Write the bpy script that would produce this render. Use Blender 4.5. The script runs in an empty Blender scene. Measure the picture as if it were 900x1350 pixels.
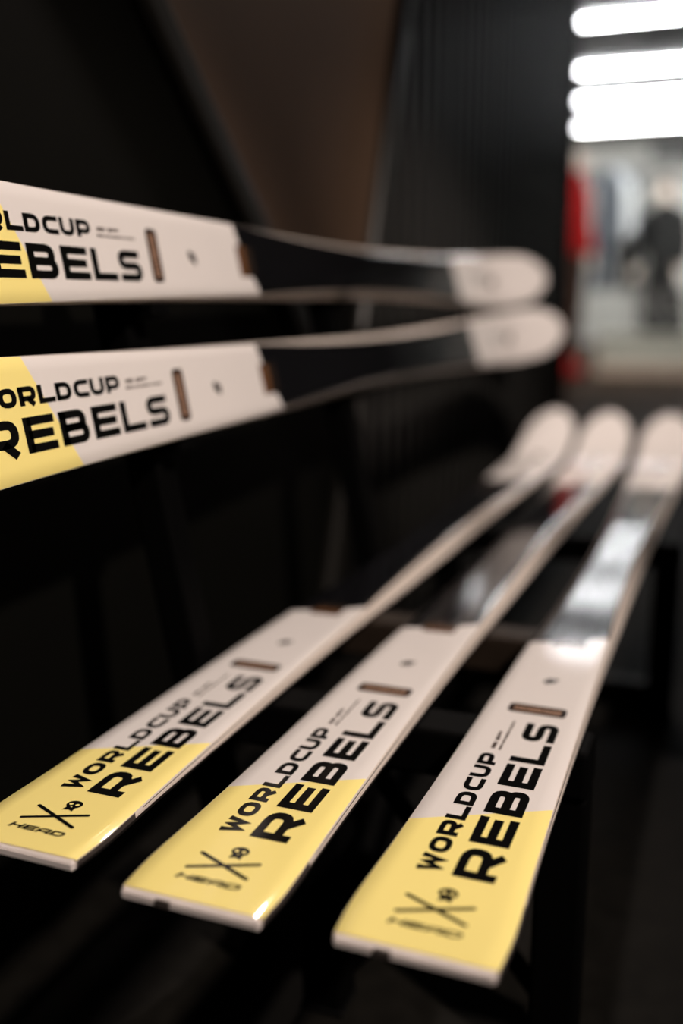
import bpy, bmesh, math, random
from mathutils import Matrix, Vector

random.seed(7)
scene = bpy.context.scene
COL = scene.collection

# ------------------------------------------------------------------ camera
CAM_H = 0.618
cam_data = bpy.data.cameras.new('camera')
cam = bpy.data.objects.new('camera', cam_data)
COL.objects.link(cam)
cam.matrix_world = Matrix((
    (0.9327881, -0.07508548, 0.35251741, 0.0),
    (0.36042524, 0.19432281, -0.91232247, 0.0),
    (0.0, 0.97805972, 0.20832471, CAM_H),
    (0, 0, 0, 1)))
cam_data.sensor_fit = 'VERTICAL'
cam_data.sensor_height = 36.0
cam_data.sensor_width = 24.0
cam_data.lens = 1322.34 / 1350 * 36.0
cam_data.clip_start = 0.01
cam_data.dof.use_dof = True
cam_data.dof.focus_distance = 0.655
cam_data.dof.aperture_fstop = 1.75
scene.camera = cam

# ------------------------------------------------------------------ world, lights, exposure
world = bpy.data.worlds.new('world')
scene.world = world
world.use_nodes = True
world.node_tree.nodes['Background'].inputs[0].default_value = (0.8, 0.85, 1, 1)
world.node_tree.nodes['Background'].inputs[1].default_value = 0.0
vs = scene.view_settings
vs.view_transform = 'Standard'
vs.look = 'None'
vs.gamma = 1.0
vs.use_curve_mapping = False
vs.exposure = 0.0

TUBE_STRENGTH = 38.0
WARM = (1.0, 0.85, 0.755)
SPOTS = [  # head position, target, power, cone degrees, blend, lens radius, label
    ((1.55, -0.25, 2.40), (-0.36, 0.78, 0.42), 335.0, 27, 0.7, 0.06, 'black ceiling spotlight aimed at the ski tails'),
    ((0.75, -0.70, 2.40), (-0.36, 2.15, 0.40), 600.0, 20, 0.8, 0.06, 'black ceiling spotlight aimed at the ski shovels'),
    ((-0.30, 2.55, 2.40), (-0.60, 2.0, 1.50), 95.0, 80, 0.9, 0.05, 'black ceiling spotlight washing the slatted wall'),
    ((-0.5, 5.8, 2.40), (-1.2, 8.0, 1.1), 140.0, 70, 0.8, 0.05, 'added unseen ceiling spotlight brightening the red-suited mannequin'),  # added lamp out of view, lifts the shop around the mannequin
    ((0.2, 7.6, 2.40), (-0.75, 9.6, 0.9), 190.0, 75, 0.8, 0.05, 'added unseen ceiling spotlight brightening the clothes rail and plinth'),  # added out-of-view lamp to brighten rail, clothes and plinth
    ((-2.3, 12.6, 2.40), (-1.5, 15.0, 1.2), 115.0, 110, 0.8, 0.05, 'added unseen ceiling spotlight brightening the bare part of the back wall'),  # added lamp hidden behind the partition, brightens the back wall
    ((0.3, 12.6, 2.40), (0.3, 15.0, 1.2), 115.0, 110, 0.8, 0.05, 'added unseen ceiling spotlight brightening the white board on the back wall'),  # added lamp beyond the frame edge, brightens the board
]
COOL = (1.0, 0.97, 0.92)

# ------------------------------------------------------------------ materials
MATS = {}


def mat(name, color, rough=0.5, metal=0.0, coat=0.0, emit=None, strength=0.0, noise=0.0, nscale=8.0,
        bump=0.0, bscale=60.0, spec=0.5):
    if name in MATS:
        return MATS[name]
    m = bpy.data.materials.new(name)
    m.use_nodes = True
    nt = m.node_tree
    b = nt.nodes['Principled BSDF']
    b.inputs['Base Color'].default_value = (*color, 1)
    b.inputs['Roughness'].default_value = rough
    b.inputs['Metallic'].default_value = metal
    b.inputs['Coat Weight'].default_value = coat
    b.inputs['Coat Roughness'].default_value = 0.04
    b.inputs['Specular IOR Level'].default_value = spec
    if emit:
        b.inputs['Emission Color'].default_value = (*emit, 1)
        b.inputs['Emission Strength'].default_value = strength
    if noise or bump:
        tc = nt.nodes.new('ShaderNodeTexCoord')
    if noise:
        n = nt.nodes.new('ShaderNodeTexNoise')
        n.inputs['Scale'].default_value = nscale
        n.inputs['Detail'].default_value = 5
        nt.links.new(tc.outputs['Object'], n.inputs['Vector'])
        r = nt.nodes.new('ShaderNodeValToRGB')
        r.color_ramp.elements[0].position = 0.3
        r.color_ramp.elements[1].position = 0.7
        r.color_ramp.elements[0].color = (*[c * (1 - noise) for c in color], 1)
        r.color_ramp.elements[1].color = (*[min(1, c * (1 + noise)) for c in color], 1)
        nt.links.new(n.outputs['Fac'], r.inputs['Fac'])
        nt.links.new(r.outputs['Color'], b.inputs['Base Color'])
    if bump:
        n2 = nt.nodes.new('ShaderNodeTexNoise')
        n2.inputs['Scale'].default_value = bscale
        n2.inputs['Detail'].default_value = 3
        nt.links.new(tc.outputs['Object'], n2.inputs['Vector'])
        bp = nt.nodes.new('ShaderNodeBump')
        bp.inputs['Strength'].default_value = bump
        bp.inputs['Distance'].default_value = 0.002
        nt.links.new(n2.outputs['Fac'], bp.inputs['Height'])
        nt.links.new(bp.outputs['Normal'], b.inputs['Normal'])
    MATS[name] = m
    return m


WHITE = (0.745, 0.705, 0.685)
YELLOW = (0.93, 0.79, 0.28)
INK = (0.004, 0.004, 0.004)


def top_sheet_material():
    """printed, lacquered ski top: yellow tail, white field, black middle, white shovel (u along, v across, metres)"""
    m = bpy.data.materials.new('ski_top_print')
    m.use_nodes = True
    nt = m.node_tree
    N, Lk = nt.nodes, nt.links
    b = N['Principled BSDF']
    uvn = N.new('ShaderNodeUVMap')
    uvn.uv_map = 'sheet'
    sep = N.new('ShaderNodeSeparateXYZ')
    Lk.new(uvn.outputs['UV'], sep.inputs[0])
    U, V = sep.outputs['X'], sep.outputs['Y']

    def op(kind, a, bb=None, c=None):
        n = N.new('ShaderNodeMath')
        n.operation = kind
        for i, x in enumerate((a, bb, c)):
            if x is None:
                continue
            if isinstance(x, (int, float)):
                n.inputs[i].default_value = x
            else:
                Lk.new(x, n.inputs[i])
        return n.outputs[0]

    def mix(fac, c1, c2):
        n = N.new('ShaderNodeMix')
        n.data_type = 'RGBA'
        Lk.new(fac, n.inputs[0])
        for i, x in ((6, c1), (7, c2)):
            if isinstance(x, tuple):
                n.inputs[i].default_value = (*x, 1)
            else:
                Lk.new(x, n.inputs[i])
        return n.outputs[2]

    # yellow end: slanted cut
    yb = op('MULTIPLY_ADD', V, 0.5266, 0.1453)
    is_y = op('LESS_THAN', U, yb)
    # start of the black field, stepped with a notch
    s_left = op('MULTIPLY_ADD', V, 0.43, 0.498)               # outer left, slanted
    s_notch = op('MULTIPLY_ADD', V, 0.06, 0.4825)
    s_right = op('MULTIPLY_ADD', V, 0.74, 0.498)
    c1 = op('GREATER_THAN', V, -0.0150)
    c2 = op('GREATER_THAN', V, 0.0165)
    st = op('ADD', op('MULTIPLY', s_left, op('SUBTRACT', 1.0, c1)),
            op('MULTIPLY', s_notch, op('SUBTRACT', c1, c2)))
    st = op('ADD', st, op('MULTIPLY', s_right, c2))
    is_b = op('GREATER_THAN', U, st)
    tip = op('MULTIPLY_ADD', V, 0.45, 1.405)
    is_t = op('GREATER_THAN', U, tip)
    blk = op('MULTIPLY', is_b, op('SUBTRACT', 1.0, is_t))
    # thin grey stripes ahead of the shovel field
    sl = op('MULTIPLY_ADD', V, 1.9, U)
    stripe = op('MULTIPLY', op('GREATER_THAN', op('FRACT', op('MULTIPLY', sl, 16.0)), 0.72),
                op('MULTIPLY', op('GREATER_THAN', sl, 1.21), blk))
    col = mix(is_y, WHITE, YELLOW)
    col = mix(blk, col, (0.005, 0.005, 0.006))
    col = mix(stripe, col, (0.045, 0.036, 0.032))
    Lk.new(col, b.inputs['Base Color'])
    b.inputs['Roughness'].default_value = 0.07
    b.inputs['Specular IOR Level'].default_value = 0.5
    b.inputs['Coat Weight'].default_value = 0.0
    b.inputs['Coat Roughness'].default_value = 0.03
    tc = N.new('ShaderNodeTexCoord')
    n2 = N.new('ShaderNodeTexNoise')
    n2.inputs['Scale'].default_value = 38
    n2.inputs['Detail'].default_value = 2.0
    Lk.new(tc.outputs['Object'], n2.inputs['Vector'])
    bp = N.new('ShaderNodeBump')
    bp.inputs['Strength'].default_value = 0.022
    bp.inputs['Distance'].default_value = 0.0012
    Lk.new(n2.outputs['Fac'], bp.inputs['Height'])
    Lk.new(bp.outputs['Normal'], b.inputs['Normal'])
    Lk.new(bp.outputs['Normal'], b.inputs['Coat Normal'])
    return m


M_TOP = top_sheet_material()
M_SIDE = mat('ski_sidewall_cream', (0.88, 0.78, 0.70), 0.35, coat=0.3)
M_BASE = mat('ski_base_black', (0.01, 0.01, 0.01), 0.35)
M_STEEL = mat('ski_edge_steel', (0.42, 0.38, 0.36), 0.32, 1.0)
M_TAILCAP = mat('tail_cap_aluminium', (0.80, 0.73, 0.70), 0.4, 0.0, noise=0.1, nscale=30)
M_TAILCLIP = mat('tail_clip_dark', (0.06, 0.05, 0.045), 0.4)
M_INK = mat('black_print', INK, 0.07, spec=0.35)
M_YPRINT = mat('yellow_print', YELLOW, 0.12, coat=0.6)
M_WPRINT = mat('white_print', WHITE, 0.12, coat=0.6)
M_TAN = mat('tan_print', (0.36, 0.22, 0.15), 0.15, coat=0.5)
M_BRONZE = mat('bronze_print', (0.17, 0.075, 0.03), 0.2, coat=0.5)
M_GREYPRINT = mat('grey_print', (0.36, 0.36, 0.36), 0.2, coat=0.4)
M_RACK = mat('black_powder_coat', (0.0015, 0.0015, 0.0015), 0.6, bump=0.1, bscale=400, spec=0.03)
M_LITBAR = mat('black_bar_painted_lit', (0.020, 0.014, 0.010), 0.5, noise=0.2, nscale=20, spec=0.1)  # black rack bars painted lighter brown for the light they catch
M_RUBBER = mat('black_rubber', (0.002, 0.002, 0.002), 0.8, spec=0.1)
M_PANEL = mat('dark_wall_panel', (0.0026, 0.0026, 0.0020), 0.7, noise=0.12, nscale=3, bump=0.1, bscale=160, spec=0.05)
M_GLOWPANEL = mat('wall_panel_painted_glow', (0.095, 0.058, 0.037), 0.6, noise=0.12, nscale=3, bump=0.1, bscale=160, spec=0.12)  # lighter and browner than the other panels: warm light glow painted in
M_BATTEN = mat('dark_batten', (0.013, 0.012, 0.010), 0.4, spec=0.25)
M_SLAT = mat('dark_slat', (0.0070, 0.0068, 0.0060), 0.45, noise=0.15, nscale=12, spec=0.15)
M_BACKING = mat('wall_backing', (0.0015, 0.0015, 0.0015), 0.8, spec=0.05)
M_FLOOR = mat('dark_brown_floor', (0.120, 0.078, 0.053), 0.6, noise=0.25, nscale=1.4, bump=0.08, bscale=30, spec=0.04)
M_FLOORSHADE = mat('floor_painted_shade', (0.0062, 0.0056, 0.0045), 0.7, noise=0.3, nscale=40, bump=0.2, bscale=300, spec=0.08)  # darker version of the floor colour, dim light near the display painted in
M_CEIL = mat('grey_ceiling', (0.145, 0.145, 0.14), 0.8, noise=0.03, nscale=2)
M_GREYWALL = mat('pale_grey_wall', (0.56, 0.57, 0.54), 0.8, noise=0.04, nscale=1.2)
M_DARKWALL = mat('dark_side_wall', (0.012, 0.011, 0.010), 0.7, noise=0.1, nscale=1.5)
M_TUBE = mat('tube_diffuser', (0.9, 0.9, 0.9), 0.4, emit=(0.97, 0.985, 1.0), strength=TUBE_STRENGTH)
M_HOUSING = mat('lamp_housing_white', (0.7, 0.7, 0.7), 0.5)
M_BLACKMETAL = mat('black_track_metal', (0.012, 0.012, 0.012), 0.4)
M_LENS = mat('spot_lens', (0.9, 0.8, 0.7), 0.3, emit=WARM, strength=3.0)


# ------------------------------------------------------------------ helpers
def mesh_obj(name, verts, faces, material, parent=None, smooth=False, uv=None, mats=None, midx=None):
    me = bpy.data.meshes.new(name)
    me.from_pydata([tuple(v) for v in verts], [], faces)
    if uv is not None:
        lay = me.uv_layers.new(name='sheet')
        for lp in me.loops:
            lay.data[lp.index].uv = uv[lp.vertex_index]
    for m in (mats or [material]):
        me.materials.append(m)
    if midx:
        for p, i in zip(me.polygons, midx):
            p.material_index = i
    if smooth:
        for p in me.polygons:
            p.use_smooth = True
    me.update()
    o = bpy.data.objects.new(name, me)
    COL.objects.link(o)
    if parent:
        o.parent = parent
    return o


def bm_obj(name, bm, material, parent=None, smooth=False):
    me = bpy.data.meshes.new(name)
    bmesh.ops.recalc_face_normals(bm, faces=bm.faces)
    bm.to_mesh(me)
    bm.free()
    me.materials.append(material)
    if smooth:
        for p in me.polygons:
            p.use_smooth = True
    o = bpy.data.objects.new(name, me)
    COL.objects.link(o)
    if parent:
        o.parent = parent
    return o


def empty(name, loc=(0, 0, 0), rot=(0, 0, 0)):
    o = bpy.data.objects.new(name, None)
    o.empty_display_size = 0.05
    COL.objects.link(o)
    o.location = loc
    o.rotation_euler = rot
    return o


def tag(o, label=None, cat=None, group=None, kind=None):
    if label:
        o['label'] = label
    if cat:
        o['category'] = cat
    if group:
        o['group'] = group
    if kind:
        o['kind'] = kind
    return o


def box_bm(lo, hi, bevel=0.0, segs=2, bm=None):
    own = bm is None
    if own:
        bm = bmesh.new()
    vs_ = []
    for z in (lo[2], hi[2]):
        for y in (lo[1], hi[1]):
            for x in (lo[0], hi[0]):
                vs_.append(bm.verts.new((x, y, z)))
    for f in ((0, 1, 3, 2), (4, 6, 7, 5), (0, 4, 5, 1), (2, 3, 7, 6), (0, 2, 6, 4), (1, 5, 7, 3)):
        bm.faces.new([vs_[i] for i in f])
    bmesh.ops.recalc_face_normals(bm, faces=bm.faces)
    if bevel and own:
        bmesh.ops.bevel(bm, geom=list(bm.edges), offset=bevel, segments=segs, affect='EDGES', profile=0.5)
    return bm


def box(name, lo, hi, material, parent=None, bevel=0.0, segs=2):
    return bm_obj(name, box_bm(lo, hi, bevel, segs), material, parent)


def prism(name, pts, axis, a, b, material, parent=None, bevel=0.0):
    """extrude a 2-D polygon along an axis: axis 0 -> pts are (y, z)"""
    bm = bmesh.new()

    def mk(p, t):
        c = [p[0], p[1]]
        c.insert(axis, t)
        return bm.verts.new(c)
    A = [mk(p, a) for p in pts]
    B = [mk(p, b) for p in pts]
    bm.faces.new(A)
    bm.faces.new(B[::-1])
    n = len(pts)
    for i in range(n):
        bm.faces.new((A[i], B[i], B[(i + 1) % n], A[(i + 1) % n]))
    bmesh.ops.recalc_face_normals(bm, faces=bm.faces)
    if bevel:
        bmesh.ops.bevel(bm, geom=list(bm.edges), offset=bevel, segments=2, affect='EDGES', profile=0.5)
    return bm_obj(name, bm, material, parent)


def tube_bar(name, p, q, size, material, parent=None, bevel=0.004, up=(0, 0, 1)):
    """square tube from p to q"""
    p, q = Vector(p), Vector(q)
    d = (q - p)
    L = d.length
    d.normalize()
    upv = Vector(up)
    if abs(d.dot(upv)) > 0.99:
        upv = Vector((0, 1, 0))
    x = d.cross(upv).normalized()
    y = x.cross(d).normalized()
    sx, sy = size
    bm = box_bm((-sx / 2, -sy / 2, 0), (sx / 2, sy / 2, L), bevel)
    mt = Matrix(((x.x, y.x, d.x, p.x), (x.y, y.y, d.y, p.y), (x.z, y.z, d.z, p.z), (0, 0, 0, 1)))
    bmesh.ops.transform(bm, matrix=mt, verts=bm.verts)
    return bm_obj(name, bm, material, parent)


def lathe(name, profile, material, parent=None, segs=20, axis='Z', loc=(0, 0, 0), smooth=True):
    verts, faces = [], []
    for r, h in profile:
        for k in range(segs):
            a = 2 * math.pi * k / segs
            c, s = r * math.cos(a), r * math.sin(a)
            v = {'Z': (c, s, h), 'X': (h, c, s), 'Y': (c, h, s)}[axis]
            verts.append((v[0] + loc[0], v[1] + loc[1], v[2] + loc[2]))
    for i in range(len(profile) - 1):
        for k in range(segs):
            a, b = i * segs + k, i * segs + (k + 1) % segs
            faces.append((a, b, b + segs, a + segs))
    faces.append(tuple(range(segs))[::-1])
    faces.append(tuple((len(profile) - 1) * segs + k for k in range(segs)))
    o = mesh_obj(name, verts, faces, material, parent)
    if smooth:
        for p in o.data.polygons:
            p.use_smooth = len(p.vertices) == 4
    return o


def skin_obj(name, verts, edges, radii, material, parent=None, sub=2, root=0):
    me = bpy.data.meshes.new(name)
    me.from_pydata(verts, edges, [])
    o = bpy.data.objects.new(name, me)
    COL.objects.link(o)
    o.modifiers.new('skin', 'SKIN')
    lay = me.skin_vertices[0] if me.skin_vertices else None
    if lay is None:
        bm = bmesh.new()
        bm.from_mesh(me)
        bm.verts.layers.skin.verify()
        bm.to_mesh(me)
        bm.free()
        lay = me.skin_vertices[0]
    for i, r in enumerate(radii):
        lay.data[i].radius = r if isinstance(r, tuple) else (r, r)
        lay.data[i].use_root = (i == root)
    s = o.modifiers.new('sub', 'SUBSURF')
    s.levels = sub
    s.render_levels = sub
    o.modifiers['skin'].use_smooth_shade = True
    me.materials.append(material)
    if parent:
        o.parent = parent
    return o


def copy_tree(o, parent=None):
    c = o.copy()
    COL.objects.link(c)
    c.parent = parent
    for ch in list(o.children):
        copy_tree(ch, c)
    return c


# ------------------------------------------------------------------ room shell
def structure(o):
    o['kind'] = 'structure'
    return o


CEIL = 2.68
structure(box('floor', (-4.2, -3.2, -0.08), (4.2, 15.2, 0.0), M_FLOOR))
box('near_floor_shade', (-0.715, -3.0, 0.0), (4.0, 4.6, 0.004), M_FLOORSHADE, bpy.data.objects['floor'])  # added dark sheet standing for shade on the floor around the display
structure(box('ceiling', (-4.2, -3.2, CEIL), (4.2, 15.2, CEIL + 0.08), M_CEIL))
structure(box('wall_back', (-4.2, 15.0, 0.0), (4.2, 15.2, CEIL), M_GREYWALL))
structure(box('wall_front', (-4.2, -3.2, 0.0), (4.2, -3.0, CEIL), M_DARKWALL))
structure(box('wall_right', (4.0, -3.0, 0.0), (4.2, 15.0, CEIL), M_DARKWALL))
structure(box('wall_far_left', (-4.2, -3.0, 0.0), (-4.0, 15.0, CEIL), M_GREYWALL))
structure(box('baseboard_back', (-4.0, 14.975, 0.0), (4.0, 15.0, 0.09), M_HOUSING))

# display partition on the left: backing, V-shaped panels, battens, vertical slats
WX = -0.60
wall = structure(box('wall_left', (-0.72, -3.0, 0.0), (WX - 0.014, 3.86, CEIL), M_BACKING))
JY, JZ = 1.578, 0.399            # where the two diagonal battens meet


def line1(z):
    return 0.984 - 1.139 * (z - 0.92)


def line2(z):
    return 1.43 + 0.371 * z


g = 0.018
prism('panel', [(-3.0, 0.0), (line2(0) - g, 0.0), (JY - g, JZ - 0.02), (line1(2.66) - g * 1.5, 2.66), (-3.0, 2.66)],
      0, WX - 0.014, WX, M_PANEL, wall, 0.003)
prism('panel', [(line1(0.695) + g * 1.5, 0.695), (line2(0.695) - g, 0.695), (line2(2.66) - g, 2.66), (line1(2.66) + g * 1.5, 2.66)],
      0, WX - 0.014, WX, M_GLOWPANEL, wall, 0.003)
prism('panel', [(JY, JZ + 0.05), (line2(0.685) - g, 0.685), (line1(0.685) + g * 1.5, 0.685)], 0, WX - 0.014, WX, M_PANEL, wall, 0.003)  # lower end of the V kept dark, below the painted glow
tube_bar('batten', (WX + 0.002, JY, JZ), (WX + 0.002, line1(2.66), 2.66), (0.042, 0.030), M_BATTEN, wall, 0.008, up=(1, 0, 0))
tube_bar('batten', (WX + 0.002, line2(0.0), 0.0), (WX + 0.002, line2(2.66), 2.66), (0.042, 0.030), M_BATTEN, wall, 0.008, up=(1, 0, 0))
pitch = 0.075
ys = 1.50
slat_mesh = None
while ys < 3.80:
    ztop = min(2.66, (ys - 0.030 - 1.43) / 0.371 - 0.02)
    if ztop > 0.1:
        prism('slat', [(WX - 0.014, ys - 0.024), (WX + 0.010, ys - 0.017), (WX + 0.010, ys + 0.017), (WX - 0.014, ys + 0.024)],
              2, 0.0, ztop, M_SLAT, wall, 0.003)
    ys += pitch
box('end_cap', (-0.725, 3.86, 0.0), (WX + 0.012, 3.875, CEIL), M_BACKING, wall)

# ------------------------------------------------------------------ ceiling lamps
def make_tube():
    r = empty('tube_light', (0, 0, 0))
    L = 3.0
    box('housing', (-L / 2, -0.045, -0.03), (L / 2, 0.045, 0.0), M_HOUSING, r, 0.006)
    lathe('diffuser', [(0.008, -L / 2 + 0.03), (0.011, -L / 2 + 0.05), (0.011, L / 2 - 0.05), (0.008, L / 2 - 0.03)],
          M_TUBE, r, 16, 'X', (0, 0, -0.060))
    for s in (-1, 1):
        box('end_cap', (s * (L / 2 - 0.03) - 0.012, -0.042, -0.10), (s * (L / 2 - 0.03) + 0.012, 0.042, -0.029), M_HOUSING, r, 0.004)
    return r


tube0 = make_tube()
TUBE_Y = [8.15, 9.80, 11.25, 12.90]
ORD = ['directly above the red-suited mannequin, beside a black ceiling pipe', 'second from the black ceiling pipe',
       'third from the black ceiling pipe', 'closest to the pale back wall']
for i, y in enumerate(TUBE_Y):
    o = tube0 if i == 0 else copy_tree(tube0)
    o.location = (-0.9 - 0.05 * i, y, CEIL)
    tag(o, 'long glowing white ceiling tube light ' + ORD[i], 'light', 'ceiling tube lights in the shop')

pipe = empty('ceiling_pipe', (0.9, 8.60, CEIL - 0.07))
lathe('pipe', [(0.05, -1.75), (0.05, 2.4)], M_BLACKMETAL, pipe, 14, 'X')
for x in (-1.4, 0.3, 2.0):
    box('hanger', (x - 0.012, -0.012, 0.045), (x + 0.012, 0.012, 0.07), M_BLACKMETAL, pipe)
tag(pipe, 'black pipe hung under the ceiling between two glowing tubes', 'pipe')


def spotlight(i, pos, target, power, cone, blend, rad, label):
    r = empty('track_spotlight', (pos[0], pos[1], CEIL))
    p = Vector((0, 0, pos[2] - CEIL))
    d = (Vector(target) - Vector(pos)).normalized()
    box('track_adapter', (-0.02, -0.06, -0.03), (0.02, 0.06, 0.0), M_BLACKMETAL, r, 0.004)
    lathe('stem', [(0.008, p.z + 0.03), (0.008, -0.03)], M_BLACKMETAL, r, 10)
    q = d.to_track_quat('Z', 'Y')
    can = lathe('can', [(0.045, -0.12), (0.058, -0.10), (0.062, 0.0), (0.066, 0.03), (0.058, 0.03), (0.056, 0.004)], M_BLACKMETAL, r, 20)
    can.location = p
    can.rotation_mode = 'QUATERNION'
    can.rotation_quaternion = q
    ln = lathe('lens', [(0.052, 0.006), (0.050, 0.010)], M_LENS, r, 20)
    ln.location = p
    ln.rotation_mode = 'QUATERNION'
    ln.rotation_quaternion = q
    ld = bpy.data.lights.new('spot_beam', 'SPOT')
    ld.energy = power
    ld.color = WARM if pos[1] < 5 else COOL
    ld.spot_size = math.radians(cone)
    ld.spot_blend = blend
    ld.shadow_soft_size = rad
    lo = bpy.data.objects.new('spot_beam', ld)
    COL.objects.link(lo)
    lo.parent = r
    lo.location = p + d * 0.10
    lo.rotation_mode = 'QUATERNION'
    lo.rotation_quaternion = d.to_track_quat('-Z', 'Y')
    tag(r, label, 'spotlight', 'black spotlights under the ceiling')


for i, s in enumerate(SPOTS):
    spotlight(i, *s)

# ------------------------------------------------------------------ skis
L_SKI = 1.95


def interp(tab, x):
    if x <= tab[0][0]:
        return tab[0][1]
    for (a, fa), (b, fb) in zip(tab, tab[1:]):
        if x <= b:
            t = (x - a) / (b - a)
            t = t * t * (3 - 2 * t) if False else t
            return fa + (fb - fa) * t
    return tab[-1][1]


def smooth_tab(tab):
    """Catmull-Rom style monotone sampling of a table"""
    def f(x):
        if x <= tab[0][0]:
            return tab[0][1]
        if x >= tab[-1][0]:
            return tab[-1][1]
        for i in range(len(tab) - 1):
            if x <= tab[i + 1][0]:
                break
        x0, y0 = tab[i]
        x1, y1 = tab[i + 1]

        def slope(k):
            if k <= 0 or k >= len(tab) - 1:
                kk = max(0, min(len(tab) - 2, k))
                return (tab[kk + 1][1] - tab[kk][1]) / (tab[kk + 1][0] - tab[kk][0])
            return (tab[k + 1][1] - tab[k - 1][1]) / (tab[k + 1][0] - tab[k - 1][0])
        h = x1 - x0
        t = (x - x0) / h
        m0, m1 = slope(i) * h, slope(i + 1) * h
        return ((2 * t ** 3 - 3 * t ** 2 + 1) * y0 + (t ** 3 - 2 * t ** 2 + t) * m0 +
                (-2 * t ** 3 + 3 * t ** 2) * y1 + (t ** 3 - t ** 2) * m1)
    return f


half_f = smooth_tab([(0.0, 0.0428), (0.03, 0.0446), (0.09, 0.0432), (0.17, 0.0418), (0.33, 0.0396), (0.5, 0.0380), (0.85, 0.0355),
                     (1.15, 0.0385), (1.40, 0.0440), (1.60, 0.0510), (1.75, 0.0550), (1.83, 0.0548)])
cham_f = smooth_tab([(0.0, 0.0), (0.06, 0.0004), (0.17, 0.0012), (0.35, 0.0022), (0.5, 0.0034), (0.62, 0.0065), (0.85, 0.0085), (1.15, 0.0075),
                     (1.40, 0.0035), (1.6, 0.0012), (1.75, 0.0006), (1.95, 0.0004)])
thick_f = smooth_tab([(0.0, 0.0062), (0.06, 0.0068), (0.2, 0.0088), (0.35, 0.0108), (0.5, 0.0128), (0.65, 0.0160), (0.8, 0.0183), (0.95, 0.0188), (1.1, 0.0175),
                      (1.35, 0.0125), (1.6, 0.0078), (1.75, 0.0058), (1.95, 0.0048)])


def half(u):
    h = half_f(u)
    if u > 1.83:
        s = (u - 1.83) / (L_SKI - 1.83)
        h *= max(0.0, 1 - s ** 2.3) ** 0.5
    return h


def rise(u):
    r = 0.0
    if u > 1.66:
        s = (u - 1.66) / (L_SKI - 1.66)
        r = 0.083 * s ** 1.9
    return r


base_f = smooth_tab([(0.0, -0.0062), (0.06, -0.0068), (0.2, -0.0088), (0.35, -0.0108), (0.42, -0.0121), (0.5, -0.0143), (0.65, -0.0195), (0.8, -0.0233),
                     (0.95, -0.0246), (1.1, -0.0250), (1.35, -0.0250), (1.95, -0.0250)])


def base_w(u):
    return base_f(u) + rise(u)


def top_w(u):
    return base_w(u) + thick_f(u)


US = [0.0, 0.004] + [0.01 * k for k in range(1, 55)]
u = 0.56
while u < 1.64:
    US.append(u)
    u += 0.03
US += [1.66 + 0.02 * i for i in range(9)]
n_t = 16
US += [1.83 + 0.12 * math.sin(math.pi / 2 * (i + 1) / n_t) for i in range(n_t)]
US[-1] = L_SKI - 0.0002
US = sorted(set(round(x, 5) for x in US))
EDGE_H = 0.0022


def strip_mesh(rows, close=False):
    verts, faces = [], []
    n = len(rows[0])
    for r in rows:
        verts += r
    for i in range(len(rows) - 1):
        for k in range(n - 1 + (1 if close else 0)):
            a, b = i * n + k, i * n + (k + 1) % n
            faces.append((a, b, b + n, a + n))
    return verts, faces


# --- print pieces: strokes on the ski surface (x along text, y up the text, metres)
def stroke(pts, w, closed=False):
    """quads along a polyline with mitred joins"""
    n = len(pts)
    V, F = [], []
    P = [Vector(p) for p in pts]
    for i in range(n):
        prev = P[i - 1] if (i > 0 or closed) else None
        nxt = P[(i + 1) % n] if (i < n - 1 or closed) else None
        if prev is None:
            d = (nxt - P[i]).normalized()
            off = Vector((-d.y, d.x)) * w / 2
        elif nxt is None:
            d = (P[i] - prev).normalized()
            off = Vector((-d.y, d.x)) * w / 2
        else:
            d1 = (P[i] - prev).normalized()
            d2 = (nxt - P[i]).normalized()
            n1, n2 = Vector((-d1.y, d1.x)), Vector((-d2.y, d2.x))
            m = (n1 + n2)
            if m.length < 1e-5:
                m = n1
            m.normalize()
            k = max(0.42, m.dot(n1))
            off = m * (w / 2 / k)
        V += [P[i] + off, P[i] - off]
    for i in range(n - 1 + (1 if closed else 0)):
        j = (i + 1) % n
        F.append((2 * i, 2 * i + 1, 2 * j + 1, 2 * j))
    return V, F


def rounded(pts, r, closed=False, segs=4):
    """round the inner corners of a polyline; r may be a list"""
    out = []
    n = len(pts)
    for i, p in enumerate(pts):
        rr = r[i] if isinstance(r, (list, tuple)) else r
        if (not closed and i in (0, n - 1)) or rr <= 0:
            out.append(p)
            continue
        P = Vector(p)
        a = Vector(pts[i - 1]) - P
        b = Vector(pts[(i + 1) % n]) - P
        rr = min(rr, a.length * 0.49, b.length * 0.49)
        A, B = P + a.normalized() * rr, P + b.normalized() * rr
        for k in range(segs + 1):
            t = k / segs
            q = A * (1 - t) ** 2 + P * 2 * t * (1 - t) + B * t ** 2
            out.append((q.x, q.y))
    return out


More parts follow.
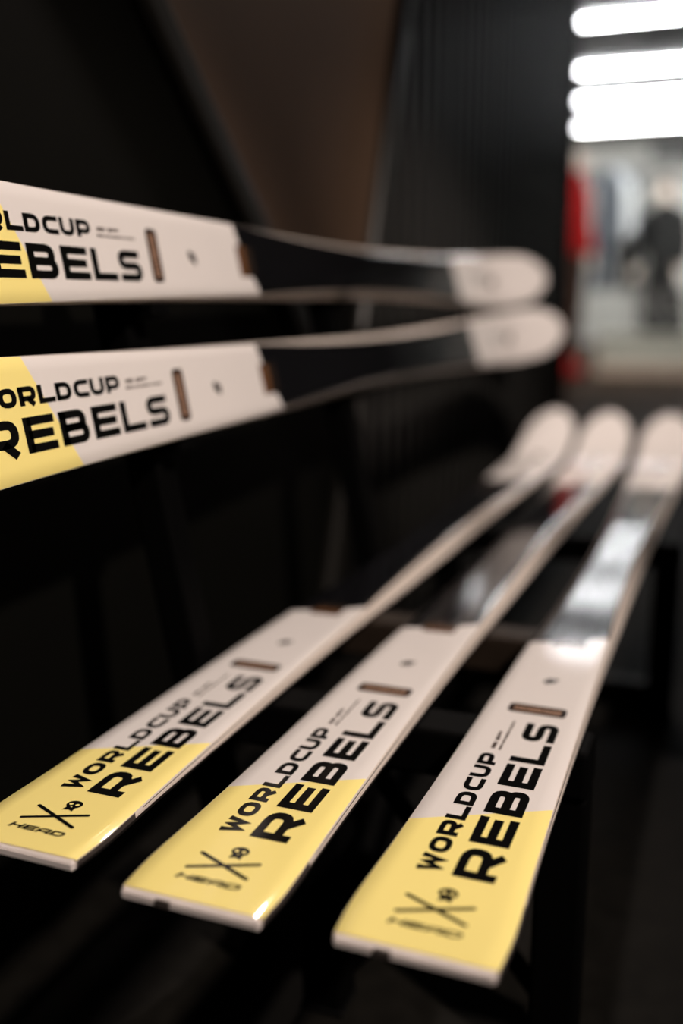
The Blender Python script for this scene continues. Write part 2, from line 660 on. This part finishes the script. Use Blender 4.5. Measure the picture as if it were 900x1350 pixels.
def glyph(ch, W, H, s, k_=1.0):
    """strokes of a wide, squared sans capital; k_ thins the level strokes"""
    H = H * k_
    a, b, c, d = s / 2, W - s / 2, s / 2, H - s / 2
    m = H * 0.5
    R = min(W, H) * 0.34
    G = []
    if ch == 'R':
        mm = H * 0.36
        G.append(([(a, 0), (a, H)], False))
        G.append((rounded([(0, d), (b, d), (b, mm), (s * 0.5, mm)], [0, R, R, 0]), False))
        G.append(([(W * 0.50, mm), (W - s * 0.62, 0)], False))
    elif ch == 'E':
        G.append(([(a, 0), (a, H)], False))
        for y, e in ((c, W), (m, W * 0.93), (d, W)):
            G.append(([(s * 0.5, y), (e, y)], False))
    elif ch == 'B':
        G.append(([(a, 0), (a, H)], False))
        G.append((rounded([(0, d), (b - W * 0.05, d), (b - W * 0.05, m), (s * .5, m)], [0, R * .7, R * .7, 0]), False))
        G.append((rounded([(s * .5, m), (b, m), (b, c), (0, c)], [0, R * .7, R * .7, 0]), False))
    elif ch == 'L':
        G.append(([(a, H), (a, c), (W, c)], False))
    elif ch == 'S':
        G.append((rounded([(W * 0.95, d), (a, d), (a, m), (b, m), (b, c), (W * 0.02, c)], [0, R * .75, R * .6, R * .6, R * .75, 0]), False))
    elif ch == 'W':
        G.append(([(a * 0.8, H), (W * 0.27, c * 0.7), (W * 0.5, H * 0.72), (W * 0.73, c * 0.7), (W - a * 0.8, H)], False))
    elif ch == 'O':
        G.append((rounded([(a, c), (b, c), (b, d), (a, d)], R, True), True))
    elif ch == 'D':
        G.append(([(a, 0), (a, H)], False))
        G.append((rounded([(0, d), (b, d), (b, c), (0, c)], [0, R * 1.15, R * 1.15, 0]), False))
    elif ch == 'C':
        G.append((rounded([(W, d), (a, d), (a, c), (W, c)], [0, R, R, 0]), False))
    elif ch == 'U':
        G.append((rounded([(a, H), (a, c), (b, c), (b, H)], [0, R, R, 0]), False))
    elif ch == 'P':
        mm = H * 0.34
        G.append(([(a, 0), (a, H)], False))
        G.append((rounded([(0, d), (b, d), (b, mm), (s * .5, mm)], [0, R, R, 0]), False))
    elif ch == 'H':
        G.append(([(a, 0), (a, H)], False))
        G.append(([(b, 0), (b, H)], False))
        G.append(([(s * .5, m), (W - s * .5, m)], False))
    elif ch == 'A':
        G.append((rounded([(a, 0), (a, d), (b, d), (b, 0)], [0, R, R * .3, 0]), False))
        G.append(([(s * .5, H * .36), (W - s * .5, H * .36)], False))
    V, F = [], []
    for pts, closed in G:
        v, f = stroke(pts, s, closed)
        v = [Vector((p.x, p.y / k_)) for p in v]
        o = len(V)
        V += v
        F += [tuple(i + o for i in q) for q in f]
    return V, F


LIFT = 0.00025


class Print:
    def __init__(self, lift=LIFT):
        self.V, self.F, self.lift = [], [], lift

    def add(self, V, F, fn):
        o = len(self.V)
        for p in V:
            uu, vv = fn(p[0], p[1])
            self.V.append((vv, uu, top_w(uu) + self.lift))
        self.F += [tuple(i + o for i in q) for q in F]

    def rect(self, u0, u1, v0, v1):
        n = max(1, int((u1 - u0) / 0.012))
        for k in range(n):
            a, b = u0 + (u1 - u0) * k / n, u0 + (u1 - u0) * (k + 1) / n
            self.add([(a, v0), (b, v0), (b, v1), (a, v1)], [(0, 1, 2, 3)], lambda x, y: (x, y))

    def build(self, name, material, parent):
        return mesh_obj(name, self.V, self.F, material, parent)


def text_run(pr, s, starts, W, H, st, base_v):
    for ch, u0 in zip(s, starts):
        V, F = glyph(ch, W, H, st, 1.34)
        pr.add(V, F, lambda x, y, u0=u0: (u0 + x, base_v - y))


def make_ski():
    r = empty('race_ski')
    # body: sidewalls and core
    rows = []
    for u in US:
        h, c, b, t = half(u), cham_f(u), base_w(u), top_w(u)
        c = min(c, h * 0.5)
        e = min(EDGE_H, thick_f(u) * 0.4)
        rows.append([(-h + 0.0002, u, b + e), (-h + c * 0.25, u, b + e + (t - b - e) * 0.35), (-h + c, u, t - 0.0004),
                     (h - c, u, t - 0.0004), (h - c * 0.25, u, b + e + (t - b - e) * 0.35), (h - 0.0002, u, b + e)])
    V, F = strip_mesh(rows, True)
    F.append(tuple(range(6)))
    body = mesh_obj('core', V, F, M_SIDE, r)
    # top sheet
    NV = 8
    rows, uv = [], []
    for u in US:
        h = max(0.0002, half(u) - min(cham_f(u), half(u) * 0.5))
        t = top_w(u)
        row = [(-h, u, t - 0.0005)]
        uv.append((u, -h))
        for k in range(NV + 1):
            v = -h + 0.0005 * (h > .002) + (2 * h - 0.001 * (h > .002)) * k / NV
            row.append((v, u, t))
            uv.append((u, v))
        row.append((h, u, t - 0.0005))
        uv.append((u, h))
        rows.append(row)
    V, F = strip_mesh(rows)
    top = mesh_obj('top_sheet', V, [f[::-1] if False else f for f in F], M_TOP, r, uv=uv)
    for p in top.data.polygons:
        p.use_smooth = True
    # running base and steel edges
    rows = []
    for u in US:
        h, b = half(u), base_w(u)
        rows.append([(-h + 0.002 * (h > .004), u, b), (h - 0.002 * (h > .004), u, b)])
    V, F = strip_mesh(rows)
    mesh_obj('running_base', V, F, M_BASE, r)
    for s in (-1, 1):
        rows = []
        for u in US:
            h, b = half(u), base_w(u)
            w = 0.002 if h > .004 else h * 0.4
            e = min(EDGE_H, thick_f(u) * 0.4)
            rows.append([(s * (h - w), u, b - 0.0001), (s * h, u, b - 0.0001), (s * h, u, b + e), (s * (h - w), u, b + e)])
        V, F = strip_mesh(rows, True)
        F += [(0, 1, 2, 3), tuple(len(V) - 4 + k for k in range(4))]
        mesh_obj('steel_edge', V, F, M_STEEL, r)
    # dark seam line along each sidewall, and the dark guard round the tail corners
    for s in (-1, 1):
        for nm, ua, ub, fa, fb, mt_ in (('sidewall_seam', 0.064, 1.62, 0.60, 0.74, M_TAILCLIP), ('tail_guard', 0.0, 0.066, 0.0, 0.93, M_TAILCLIP)):
            rows = []
            for u in [x for x in US if ua <= x <= ub]:
                h, c, b, t = half(u), min(cham_f(u), half(u) * 0.5), base_w(u), top_w(u)
                e = EDGE_H

                def side(f_):
                    z = b + e + (t - 0.0004 - b - e) * f_
                    ins = c * 0.25 * f_ / 0.35 if f_ < 0.35 else c * (0.25 + 0.75 * (f_ - 0.35) / 0.65)
                    return (s * (h - ins + 0.00025), u, z)
                rows.append([side(fa), side((fa + fb) / 2), side(fb)])
            V, F = strip_mesh(rows)
            mesh_obj(nm, V, F, mt_, body)
    # tail cap with a dark clip
    bm = bmesh.new()
    h0 = half(0)
    t0, b0 = top_w(0), base_w(0)
    box_bm((-h0 + 0.0006, -0.0035, b0 - 0.0002), (h0 - 0.0006, 0.0006, t0 - 0.0007), bm=bm)
    bmesh.ops.bevel(bm, geom=list(bm.edges), offset=0.0010, segments=2, affect='EDGES')
    cap = bm_obj('tail_cap', bm, M_TAILCAP, r)
    box('tail_clip', (-0.020, -0.0041, b0 + 0.0004), (-0.011, -0.0028, t0 - 0.0013), M_TAILCLIP, cap, 0.0003)

    # printed lettering
    pr = Print()
    text_run(pr, 'REBELS', [0.0715, 0.1105, 0.1490, 0.1880, 0.2258, 0.2628], 0.0328, 0.0246, 0.0078, 0.0243)
    pr.build('large_lettering', M_INK, top)
    pr = Print()
    text_run(pr, 'WORLDCUP', [0.0715, 0.0920, 0.1125, 0.1330, 0.1525, 0.1735, 0.1935, 0.2140], 0.0180, 0.0130, 0.0048, -0.0081)
    pr.build('small_lettering', M_INK, top)
    # tail logo word, read from the tail end
    pr = Print()
    x = -0.0205
    for ch in 'HEAD':
        Vg, Fg = glyph(ch, 0.0092, 0.0052, 0.0020, 1.5)
        pr.add(Vg, Fg, lambda a, b, x=x: (0.0172 + b, x + a + b * 0.35))
        x += 0.0100
    pr.build('tail_logo_lettering', M_INK, top)
    # crossed skis
    pr = Print()
    for (u0, v0, u1, v1) in ((0.0450, -0.0176, 0.0292, 0.0188), (0.0288, -0.0186, 0.0450, 0.0194)):
        Vg, Fg = stroke([(u0, v0), ((u0 + u1) / 2, (v0 + v1) / 2), (u1, v1)], 0.0027)
        pr.add(Vg, Fg, lambda a, b: (a, b))
        for (uu, vv) in ((u0, v0), (u1, v1)):
            pts = [(uu + 0.00135 * math.cos(k * math.pi / 4), vv + 0.00135 * math.sin(k * math.pi / 4)) for k in range(8)]
            pr.add(pts, [tuple(range(8))], lambda a, b: (a, b))
    pr.build('crossed_skis_emblem', M_INK, top)
    # skull with eyes
    pr = Print()
    pts = [(0.0538 + 0.0048 * math.cos(k * math.pi / 8), 0.0030 + 0.0056 * math.sin(k * math.pi / 8)) for k in range(16)]
    pr.add(pts, [tuple(range(16))], lambda a, b: (a, b))
    pr.add([(0.0500, -0.0002), (0.0500, 0.0062), (0.0455, 0.0066), (0.0470, 0.0030), (0.0455, -0.0010)], [(0, 1, 2, 3, 4)], lambda a, b: (a, b))
    sk = pr.build('skull_emblem', M_INK, r)
    pe = Print(LIFT * 1.6)
    for sv in (-1, 1):
        pts = [(0.0535 + 0.0013 * math.cos(k * math.pi / 5), 0.0030 + sv * 0.0023 + 0.0014 * math.sin(k * math.pi / 5)) for k in range(10)]
        pe.add(pts, [tuple(range(10))], lambda a, b: (a, b))
    pe.add([(0.0512, 0.0030), (0.0500, 0.0038), (0.0500, 0.0022)], [(0, 1, 2)], lambda a, b: (a, b))
    pe.build('eye_sockets', M_YPRINT, sk)
    # two lines of tiny print too small to read
    rnd = random.Random(3)
    pr = Print()
    u_ = 0.2410
    k = 0
    while u_ < 0.270:
        w = rnd.choice((0.0014, 0.002, 0.0028))
        if not 0.252 < u_ < 0.2555:
            pr.rect(u_, u_ + w, -0.0170, -0.0170 + (0.0030 if k < 7 else 0.0022))
        u_ += w + 0.0009
        k += 1
    u_ = 0.2400
    while u_ < 0.292:
        w = rnd.choice((0.001, 0.0016, 0.0022))
        pr.rect(u_, u_ + w, -0.0112, -0.0094)
        u_ += w + rnd.choice((0.0006, 0.0007, 0.0016))
    pr.build('fine_print', mat('brown_black_print', (0.05, 0.03, 0.022), 0.15, coat=0.5), top)
    # framed label
    bx = [(0.3120, -0.0202), (0.3290, -0.0202), (0.3290, 0.0245), (0.3120, 0.0245)]
    pr = Print()
    Vg, Fg = stroke(rounded([(0.3140, -0.0182), (0.3270, -0.0182), (0.3270, 0.0225), (0.3140, 0.0225)], 0.002, True), 0.0044, True)
    pr.add(Vg, Fg, lambda a, b: (a, b))
    lab = pr.build('framed_label', mat('dark_brown_print', (0.018, 0.009, 0.007), 0.15, coat=0.5), r)
    pr = Print(LIFT * 0.6)
    pr.rect(0.3140, 0.3270, -0.0180, 0.0224)
    pr.build('label_field', M_TAN, lab)
    pr = Print(LIFT * 1.4)
    vv = -0.0145
    while vv < 0.0185:
        w = rnd.choice((0.0009, 0.0013, 0.0018))
        pr.rect(0.3182 + rnd.choice((0, 0.0008)), 0.3228, vv, vv + w)
        vv += w + rnd.choice((0.0006, 0.0008, 0.0018))
    pr.build('label_strokes', MATS['dark_brown_print'], lab)
    # small round flake logo on the white field
    pr = Print()
    for (du, dv, ru, rv) in ((0.0, 0.0, 0.0062, 0.0040), (0.003, 0.0040, 0.0034, 0.0026), (-0.003, -0.0032, 0.0040, 0.0026)):
        pts = [(0.3865 + du + ru * math.cos(k * math.pi / 5), 0.0012 + dv + rv * math.sin(k * math.pi / 5)) for k in range(10)]
        pr.add(pts, [tuple(range(10))], lambda a, b: (a, b))
    pr.build('flake_logo', mat('grey_black_print', (0.03, 0.026, 0.024), 0.2, coat=0.5), top)
    # bronze tag in the notch
    pr = Print()
    pr.rect(0.4840, 0.5010, -0.0138, 0.0155)
    nt_ = pr.build('notch_tag', M_BRONZE, r)
    pr = Print(LIFT * 1.6)
    for k in range(9):
        v0 = -0.0122 + 0.0031 * k
        pr.rect(0.4872, 0.4925 - 0.001 * (k % 2), v0, v0 + 0.0014)
        pr.rect(0.4952, 0.4985, v0, v0 + 0.0011)
    pr.build('tag_strokes', mat('near_black_print', (0.012, 0.008, 0.006), 0.2), nt_)
    pr = Print()
    pr.rect(0.5030, 0.5180, -0.0138, 0.0150)
    pr.build('dark_tag', mat('dark_umber_print', (0.022, 0.014, 0.010), 0.2, coat=0.3), r)
    # shovel print
    pr = Print()
    for k in range(5):
        pr.rect(1.560 + 0.026 * k, 1.575 + 0.026 * k, -0.016, 0.014 - 0.006 * (k % 2))
    pr.build('shovel_print', M_GREYPRINT, top)
    pr = Print()
    pts = [(1.715 + 0.014 * math.cos(k * math.pi / 6), 0.004 + 0.008 * math.sin(k * math.pi / 6)) for k in range(12)]
    pr.add(pts, [tuple(range(12))], lambda a, b: (a, b))
    pr.add([(1.69, -0.004), (1.735, -0.008), (1.735, -0.002), (1.70, 0.002)], [(0, 1, 2, 3)], lambda a, b: (a, b))
    pr.build('shovel_emblem', MATS['brown_black_print'], top)
    return r


ZL = 0.30
SKIS = [  # x, y, z, roll, yaw, label
    (-0.1262, 0.4265, ZL, 0.0, -0.0033, 'white and yellow race ski lying flat on the low rack, outermost from the dark wall'),
    (-0.2508, 0.4236, ZL, 0.0, 0.0007, 'white and yellow race ski lying flat on the low rack, between two others'),
    (-0.3755, 0.4355, ZL, 0.0, 0.0010, 'white and yellow race ski lying flat on the low rack, closest to the dark wall'),
    (-0.4636, 0.4434, ZL + 0.3556, 1.3861, 0.0077, 'white and yellow race ski held on edge along the wall, upper of the two'),
    (-0.4458, 0.4419, ZL + 0.2385, 1.3731, -0.0062, 'white and yellow race ski held on edge along the wall, lower of the two'),
]
ski0 = make_ski()
for i, (x, y, z, roll, yaw, lab) in enumerate(SKIS):
    o = ski0 if i == 0 else copy_tree(ski0)
    o.location = (x, y, z)
    o.rotation_euler = (0, roll, yaw)
    tag(o, lab, 'ski', 'five matching race skis on display')

# ------------------------------------------------------------------ low rack under the three skis
rack = empty('ski_rack', (-0.24, 0.73, 0.0))
RX, RY = -0.24, 0.73


def rb(name, p, q, size, **k):
    p = (p[0] - RX, p[1] - RY, p[2])
    q = (q[0] - RX, q[1] - RY, q[2])
    return tube_bar(name, p, q, size, k.pop('m', M_RACK), rack, **k)


def top_z(y):
    return ZL + base_w(y - 0.43) - 0.0016


for (x, y) in ((-0.096, 0.73), (-0.294, 0.73), (-0.066, 1.50), (-0.40, 1.50)):
    leg = rb('leg', (x, y, 0.006), (x, y, top_z(y) - 0.04), (0.038, 0.038))
    box('rubber_foot', (x - RX - 0.020, y - RY - 0.020, 0.004), (x - RX + 0.020, y - RY + 0.020, 0.011), M_RUBBER, leg, 0.002)
for y, x0, x1, m_ in ((0.73, -0.412, -0.077, M_RACK), (0.985, -0.412, -0.100, M_LITBAR), (1.50, -0.43, -0.047, M_RACK)):
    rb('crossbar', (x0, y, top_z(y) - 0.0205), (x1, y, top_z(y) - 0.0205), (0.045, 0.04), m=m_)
for x in (-0.140, -0.262):
    rb('rail', (x, 0.70, top_z(0.73) - 0.055), (x, 1.53, top_z(1.5) - 0.055), (0.03, 0.03))
rb('foot_bar', (-0.42, 1.535, 0.0217), (-0.08, 1.535, 0.0217), (0.035, 0.035), m=M_LITBAR)
rb('diagonal_brace', (-0.28, 0.75, 0.03), (-0.11, 0.75, 0.235), (0.018, 0.012))
rb('diagonal_brace', (-0.11, 0.765, 0.03), (-0.28, 0.765, 0.235), (0.018, 0.012))
rb('diagonal_brace', (-0.294, 0.75, 0.03), (-0.40, 1.49, 0.18), (0.018, 0.018))
tag(rack, 'low black metal rack carrying the three flat-lying skis', 'rack')

# ------------------------------------------------------------------ leaning frame behind the two upright skis
easel = empty('leaning_frame', (-0.4458, 0.4419, ZL + 0.2385), (0, 1.3731, 0))
for uu in (0.325, 0.80):
    post = box('post', (-0.150, uu - 0.016, -0.062), (0.538, uu + 0.016, -0.030), M_RACK, easel, 0.003)
    box('foot_pad', (0.536, uu - 0.02, -0.066), (0.541, uu + 0.02, -0.026), M_RUBBER, post, 0.001)
for uu in (0.325, 0.80):
    hw = half(uu)
    for v0 in (hw + 0.0008, -0.1172 + hw):
        box('holder_arm', (v0, uu - 0.014, -0.034), (v0 + 0.010, uu + 0.014, -0.003), M_RACK, easel, 0.0015)
for uu in (0.325, 0.80):
    for vc in (0.0, -0.1195):
        box('back_pad', (vc - 0.02, uu - 0.014, -0.032), (vc + 0.02, uu + 0.014, base_w(uu) - (0.001 if vc == 0.0 else 0.0075)), M_RUBBER, easel, 0.001)
box('tie_bar', (-0.130, 0.325, -0.056), (-0.100, 0.80, -0.036), M_RACK, easel, 0.003)
tag(easel, 'black leaning metal frame behind the two edge-on skis', 'frame')

# ------------------------------------------------------------------ the shop behind
M_RED = mat('red_fabric', (0.60, 0.006, 0.007), 0.8, noise=0.2, nscale=9, bump=0.3, bscale=30)
M_BROWN = mat('brown_fabric', (0.10, 0.045, 0.028), 0.75, noise=0.2, nscale=7)
M_SKIN = mat('mannequin_beige', (0.92, 0.80, 0.70), 0.5)
M_BLUE = mat('pale_blue_fabric', (0.86, 0.92, 1.0), 0.65, noise=0.1, nscale=6, bump=0.3, bscale=24)
M_NAVY = mat('navy_fabric', (0.02, 0.04, 0.08), 0.7)
M_GREYF = mat('grey_fabric', (0.24, 0.25, 0.25), 0.7, noise=0.2, nscale=8)
M_SILVER = mat('silver_fabric', (0.40, 0.42, 0.42), 0.5, noise=0.15, nscale=8)
M_BLACKF = mat('black_fabric', (0.010, 0.011, 0.011), 0.7)
M_CHAR = mat('charcoal_fabric', (0.05, 0.045, 0.042), 0.7)
M_PLINTH = mat('pale_plinth', (0.72, 0.72, 0.63), 0.5, noise=0.05, nscale=3)
M_PLINTHBASE = mat('beige_plinth_base', (0.66, 0.53, 0.43), 0.5)
M_CHROME = mat('brushed_chrome', (0.5, 0.5, 0.5), 0.3, 1.0)
M_BOARD = mat('white_board', (0.82, 0.83, 0.81), 0.6)


def mannequin(loc, rz, jacket, legs, boots, label, hair=None, scale=1.0):
    r = empty('mannequin', loc, (0, 0, rz))
    r.scale = (scale,) * 3
    # one continuous body (pelvis root)
    V = [(0, 0, .95), (0, 0, 1.12), (0, 0, 1.32), (0, 0, 1.45), (0, .005, 1.53), (0, .015, 1.62), (0, .012, 1.71),
         (-.18, 0, 1.41), (-.235, .01, 1.14), (-.24, .07, .92), (-.24, .09, .83), (.18, 0, 1.41), (.235, .01, 1.14), (.24, .07, .92), (.24, .09, .83),
         (-.095, 0, .88), (-.105, .01, .50), (-.11, -.02, .10), (-.115, .08, .045), (.095, 0, .88), (.105, .01, .50), (.11, -.02, .10), (.115, .08, .045)]
    E = [(0, 1), (1, 2), (2, 3), (3, 4), (4, 5), (5, 6), (3, 7), (7, 8), (8, 9), (9, 10), (3, 11), (11, 12), (12, 13), (13, 14),
         (0, 15), (15, 16), (16, 17), (17, 18), (0, 19), (19, 20), (20, 21), (21, 22)]
    Rr = [(.12, .10), (.115, .09), (.15, .105), (.09, .07), (.052, .055), (.088, .10), (.055, .062), .055, .042, .032, .035, .055, .042, .032, .035,
          .08, .058, .04, .042, .08, .058, .04, .042]
    skin_obj('body', V, E, Rr, M_SKIN, r)
    nose = skin_obj('face', [(0, .10, 1.66), (0, .125, 1.625), (0, .115, 1.60), (0, .10, 1.56)], [(0, 1), (1, 2), (2, 3)], [.012, .016, .02, .022], M_SKIN, r, 1)
    if hair:
        skin_obj('hair', [(0, -.035, 1.58), (0, -.03, 1.67), (0, .0, 1.735), (0, .045, 1.74)], [(0, 1), (1, 2), (2, 3)], [(.085, .06), (.105, .085), (.10, .07), (.08, .035)], hair, r)
    jv = [(0, 0, .86), (0, 0, 1.12), (0, 0, 1.32), (0, 0, 1.46), (-.19, 0, 1.42), (-.245, .01, 1.14), (-.25, .07, .93),
          (.19, 0, 1.42), (.245, .01, 1.14), (.25, .07, .93)]
    je = [(0, 1), (1, 2), (2, 3), (3, 4), (4, 5), (5, 6), (3, 7), (7, 8), (8, 9)]
    jk = skin_obj('jacket', jv, je, [(.185, .165), (.17, .145), (.185, .14), (.085, .08), .078, .064, .055, .078, .064, .055], jacket, r)
    lathe('collar', [(.075, 1.46), (.085, 1.50), (.082, 1.545), (.07, 1.545)], jacket, jk, 16)
    tv = [(0, 0, 1.02), (0, 0, .93), (-.095, 0, .86), (-.105, .01, .50), (-.11, -.015, .16), (.095, 0, .86), (.105, .01, .50), (.11, -.015, .16)]
    skin_obj('trousers', tv, [(0, 1), (1, 2), (2, 3), (3, 4), (1, 5), (5, 6), (6, 7)], [.125, .135, .098, .080, .072, .098, .080, .072], legs, r)
    for s in (-1, 1):
        b = skin_obj('boot', [(s * .11, -.03, .30), (s * .11, -.03, .08), (s * .115, .05, .065), (s * .12, .13, .055)],
                     [(0, 1), (1, 2), (2, 3)], [.075, .07, .062, .05], boots, r, 1)
        box('sole', (s * .117 - .05, -.11, 0.0), (s * .117 + .05, .185, .022), M_BLACKF, b, .006)
    return tag(r, label, 'mannequin')


mannequin((-1.23, 8.0, 0), -math.pi / 2 - 0.25, M_RED, M_BROWN, M_RED, 'beige-headed mannequin in a red jacket, brown trousers and red boots')
mannequin((-0.64, 9.45, 0), math.pi - 0.5, M_BLACKF, M_BLACKF, M_BLACKF,
          'dark-haired mannequin in black jacket and trousers behind the pale plinth', hair=mat('brown_hair', (0.05, 0.025, 0.018), 0.6), scale=0.93)

# clothes rail with hanging garments
rail = empty('clothes_rail', (-1.20, 9.95, 0), (0, 0, 0.62))
for x in (-0.30, 0.34):
    lathe('upright', [(0.014, 0.03), (0.014, 1.80)], M_CHROME, rail, 12, 'Z', (x, 0, 0))
    box('base', (x - 0.02, -0.24, 0.0), (x + 0.02, 0.24, 0.03), M_CHROME, rail, 0.004)
lathe('hanging_bar', [(0.013, -0.34), (0.013, 0.38)], M_CHROME, rail, 12, 'X', (0, 0, 1.80))
tag(rail, 'chrome clothes rail hung with jackets and trousers', 'clothes rail')


def hanging_jacket(x, y, z, rz, m, label, drop=0.70):
    r = empty('hanging_jacket', (x, y, z - 0.06), (0, 0, rz))
    out = [(-.06, 0), (-.20, -.05), (-.29, -.20), (-.33, -.56), (-.25, -.60), (-.20, -.30), (-.21, -drop), (.21, -drop), (.20, -.30), (.25, -.60),
           (.33, -.56), (.29, -.20), (.20, -.05), (.06, 0)]
    b = prism('garment', [(p[0], p[1]) for p in out], 1, -.06, .06, m, r, 0.02)
    prism('collar', [(-.075, -.02), (-.06, .05), (.06, .05), (.075, -.02)], 1, -.05, .05, m, b, 0.01)
    skin_obj('hanger_hook', [(0, 0, .045), (0, 0, .072), (0.0, 0.018, .085), (0, 0.0, .098)], [(0, 1), (1, 2), (2, 3)], [.003] * 4, M_CHROME, r, 1)
    tag(r, label, 'jacket', 'clothes on the chrome rail')


def hanging_trousers(x, y, z, rz, m, label):
    r = empty('hanging_trousers', (x, y, z - 0.06), (0, 0, rz))
    out = [(-.19, 0), (-.22, -.35), (-.20, -1.05), (-.05, -1.05), (0, -.38), (.05, -1.05), (.20, -1.05), (.22, -.35), (.19, 0)]
    b = prism('garment', out, 1, -.045, .045, m, r, 0.015)
    prism('waistband', [(-.192, -.045), (-.19, .01), (.19, .01), (.192, -.045)], 1, -.05, .05, m, b, 0.006)
    skin_obj('hanger_hook', [(0, 0, .005), (0, 0, .072), (0.0, 0.018, .085), (0, 0.0, .098)], [(0, 1), (1, 2), (2, 3)], [.003] * 4, M_CHROME, r, 1)
    tag(r, label, 'trousers', 'clothes on the chrome rail')


def on_rail(t):
    a = 0.62
    return (-1.20 + t * math.cos(a), 9.95 + t * math.sin(a), 1.80, a + math.pi / 2)


hanging_trousers(*on_rail(-0.24), M_SILVER, 'silver-grey ski trousers hanging beside the red-suited mannequin')
hanging_trousers(*on_rail(-0.09), M_NAVY, 'navy ski trousers hanging between silver trousers and pale blue jacket')
hanging_jacket(*on_rail(0.08), M_BLUE, 'pale blue padded jacket hanging on the chrome rail', 0.62)
hanging_trousers(*on_rail(0.25), M_GREYF, 'dark grey ski trousers hanging at the rail end near the black-clad mannequin')

# plinth with boots
pl = empty('display_plinth', (-0.20, 8.75, 0))
box('base', (-0.86, -0.20, 0.0), (0.9, 0.22, 0.11), M_PLINTHBASE, pl, 0.006)
box('body', (-0.85, -0.19, 0.11), (0.89, 0.21, 0.31), M_PLINTH, pl, 0.006)
box('top', (-0.88, -0.22, 0.31), (0.92, 0.24, 0.34), M_PLINTH, pl, 0.006)
tag(pl, 'low pale display plinth with beige base carrying black ski boots', 'plinth')


def ski_boot(x, y, z, rz, label):
    r = empty('ski_boot', (x, y, z), (0, 0, rz))
    prism('shell', [(-.12, .025), (-.125, .12), (-.02, .15), (.06, .11), (.17, .085), (.185, .03), (.18, .025)], 1, -.05, .05, M_BLACKF, r, 0.012)
    prism('cuff', [(-.125, .11), (-.14, .33), (-.02, .36), (.035, .32), (.015, .12)], 1, -.058, .058, M_CHAR, r, 0.014)
    box('sole', (-.13, -.036, 0), (.19, .036, .028), M_BLACKF, r, .004)
    for (bx_, bz) in ((.10, .115), (.045, .14), (-.01, .22), (-.005, .30)):
        box('buckle', (bx_ - .012, -.075, bz - .008), (bx_ + .055 * .6, -.052, bz + .008), M_CHROME, r, .002)
    tag(r, label, 'ski boot', 'black ski boots on the plinth')


ski_boot(-0.66, 8.74, 0.34, -1.2, 'black ski boot on the pale plinth, next to the clothes rail')
ski_boot(-0.46, 8.76, 0.34, -1.3, 'black ski boot on the pale plinth, farther from the clothes rail')

# far wall fittings
bd = empty('wall_board', (-0.05, 14.9, 0.72))
box('panel', (-0.95, 0.0, 0.0), (1.6, 0.06, 1.62), M_BOARD, bd, 0.01)
box('frame', (-0.97, 0.03, -0.03), (1.62, 0.09, 0.0), M_HOUSING, bd)
tag(bd, 'large white board on the pale back wall', 'board')
bm_ = empty('ceiling_beam', (0.3, 13.8, CEIL))
box('beam', (-1.45, -0.1, -0.36), (2.6, 0.1, -0.20), M_BLACKMETAL, bm_, 0.01)
for x in (-1.0, 0.6, 2.2):
    box('hanger', (x - 0.02, -0.02, -0.22), (x + 0.02, 0.02, 0.0), M_BLACKMETAL, bm_)
tag(bm_, 'dark beam hung below the ceiling in front of the back wall', 'beam')
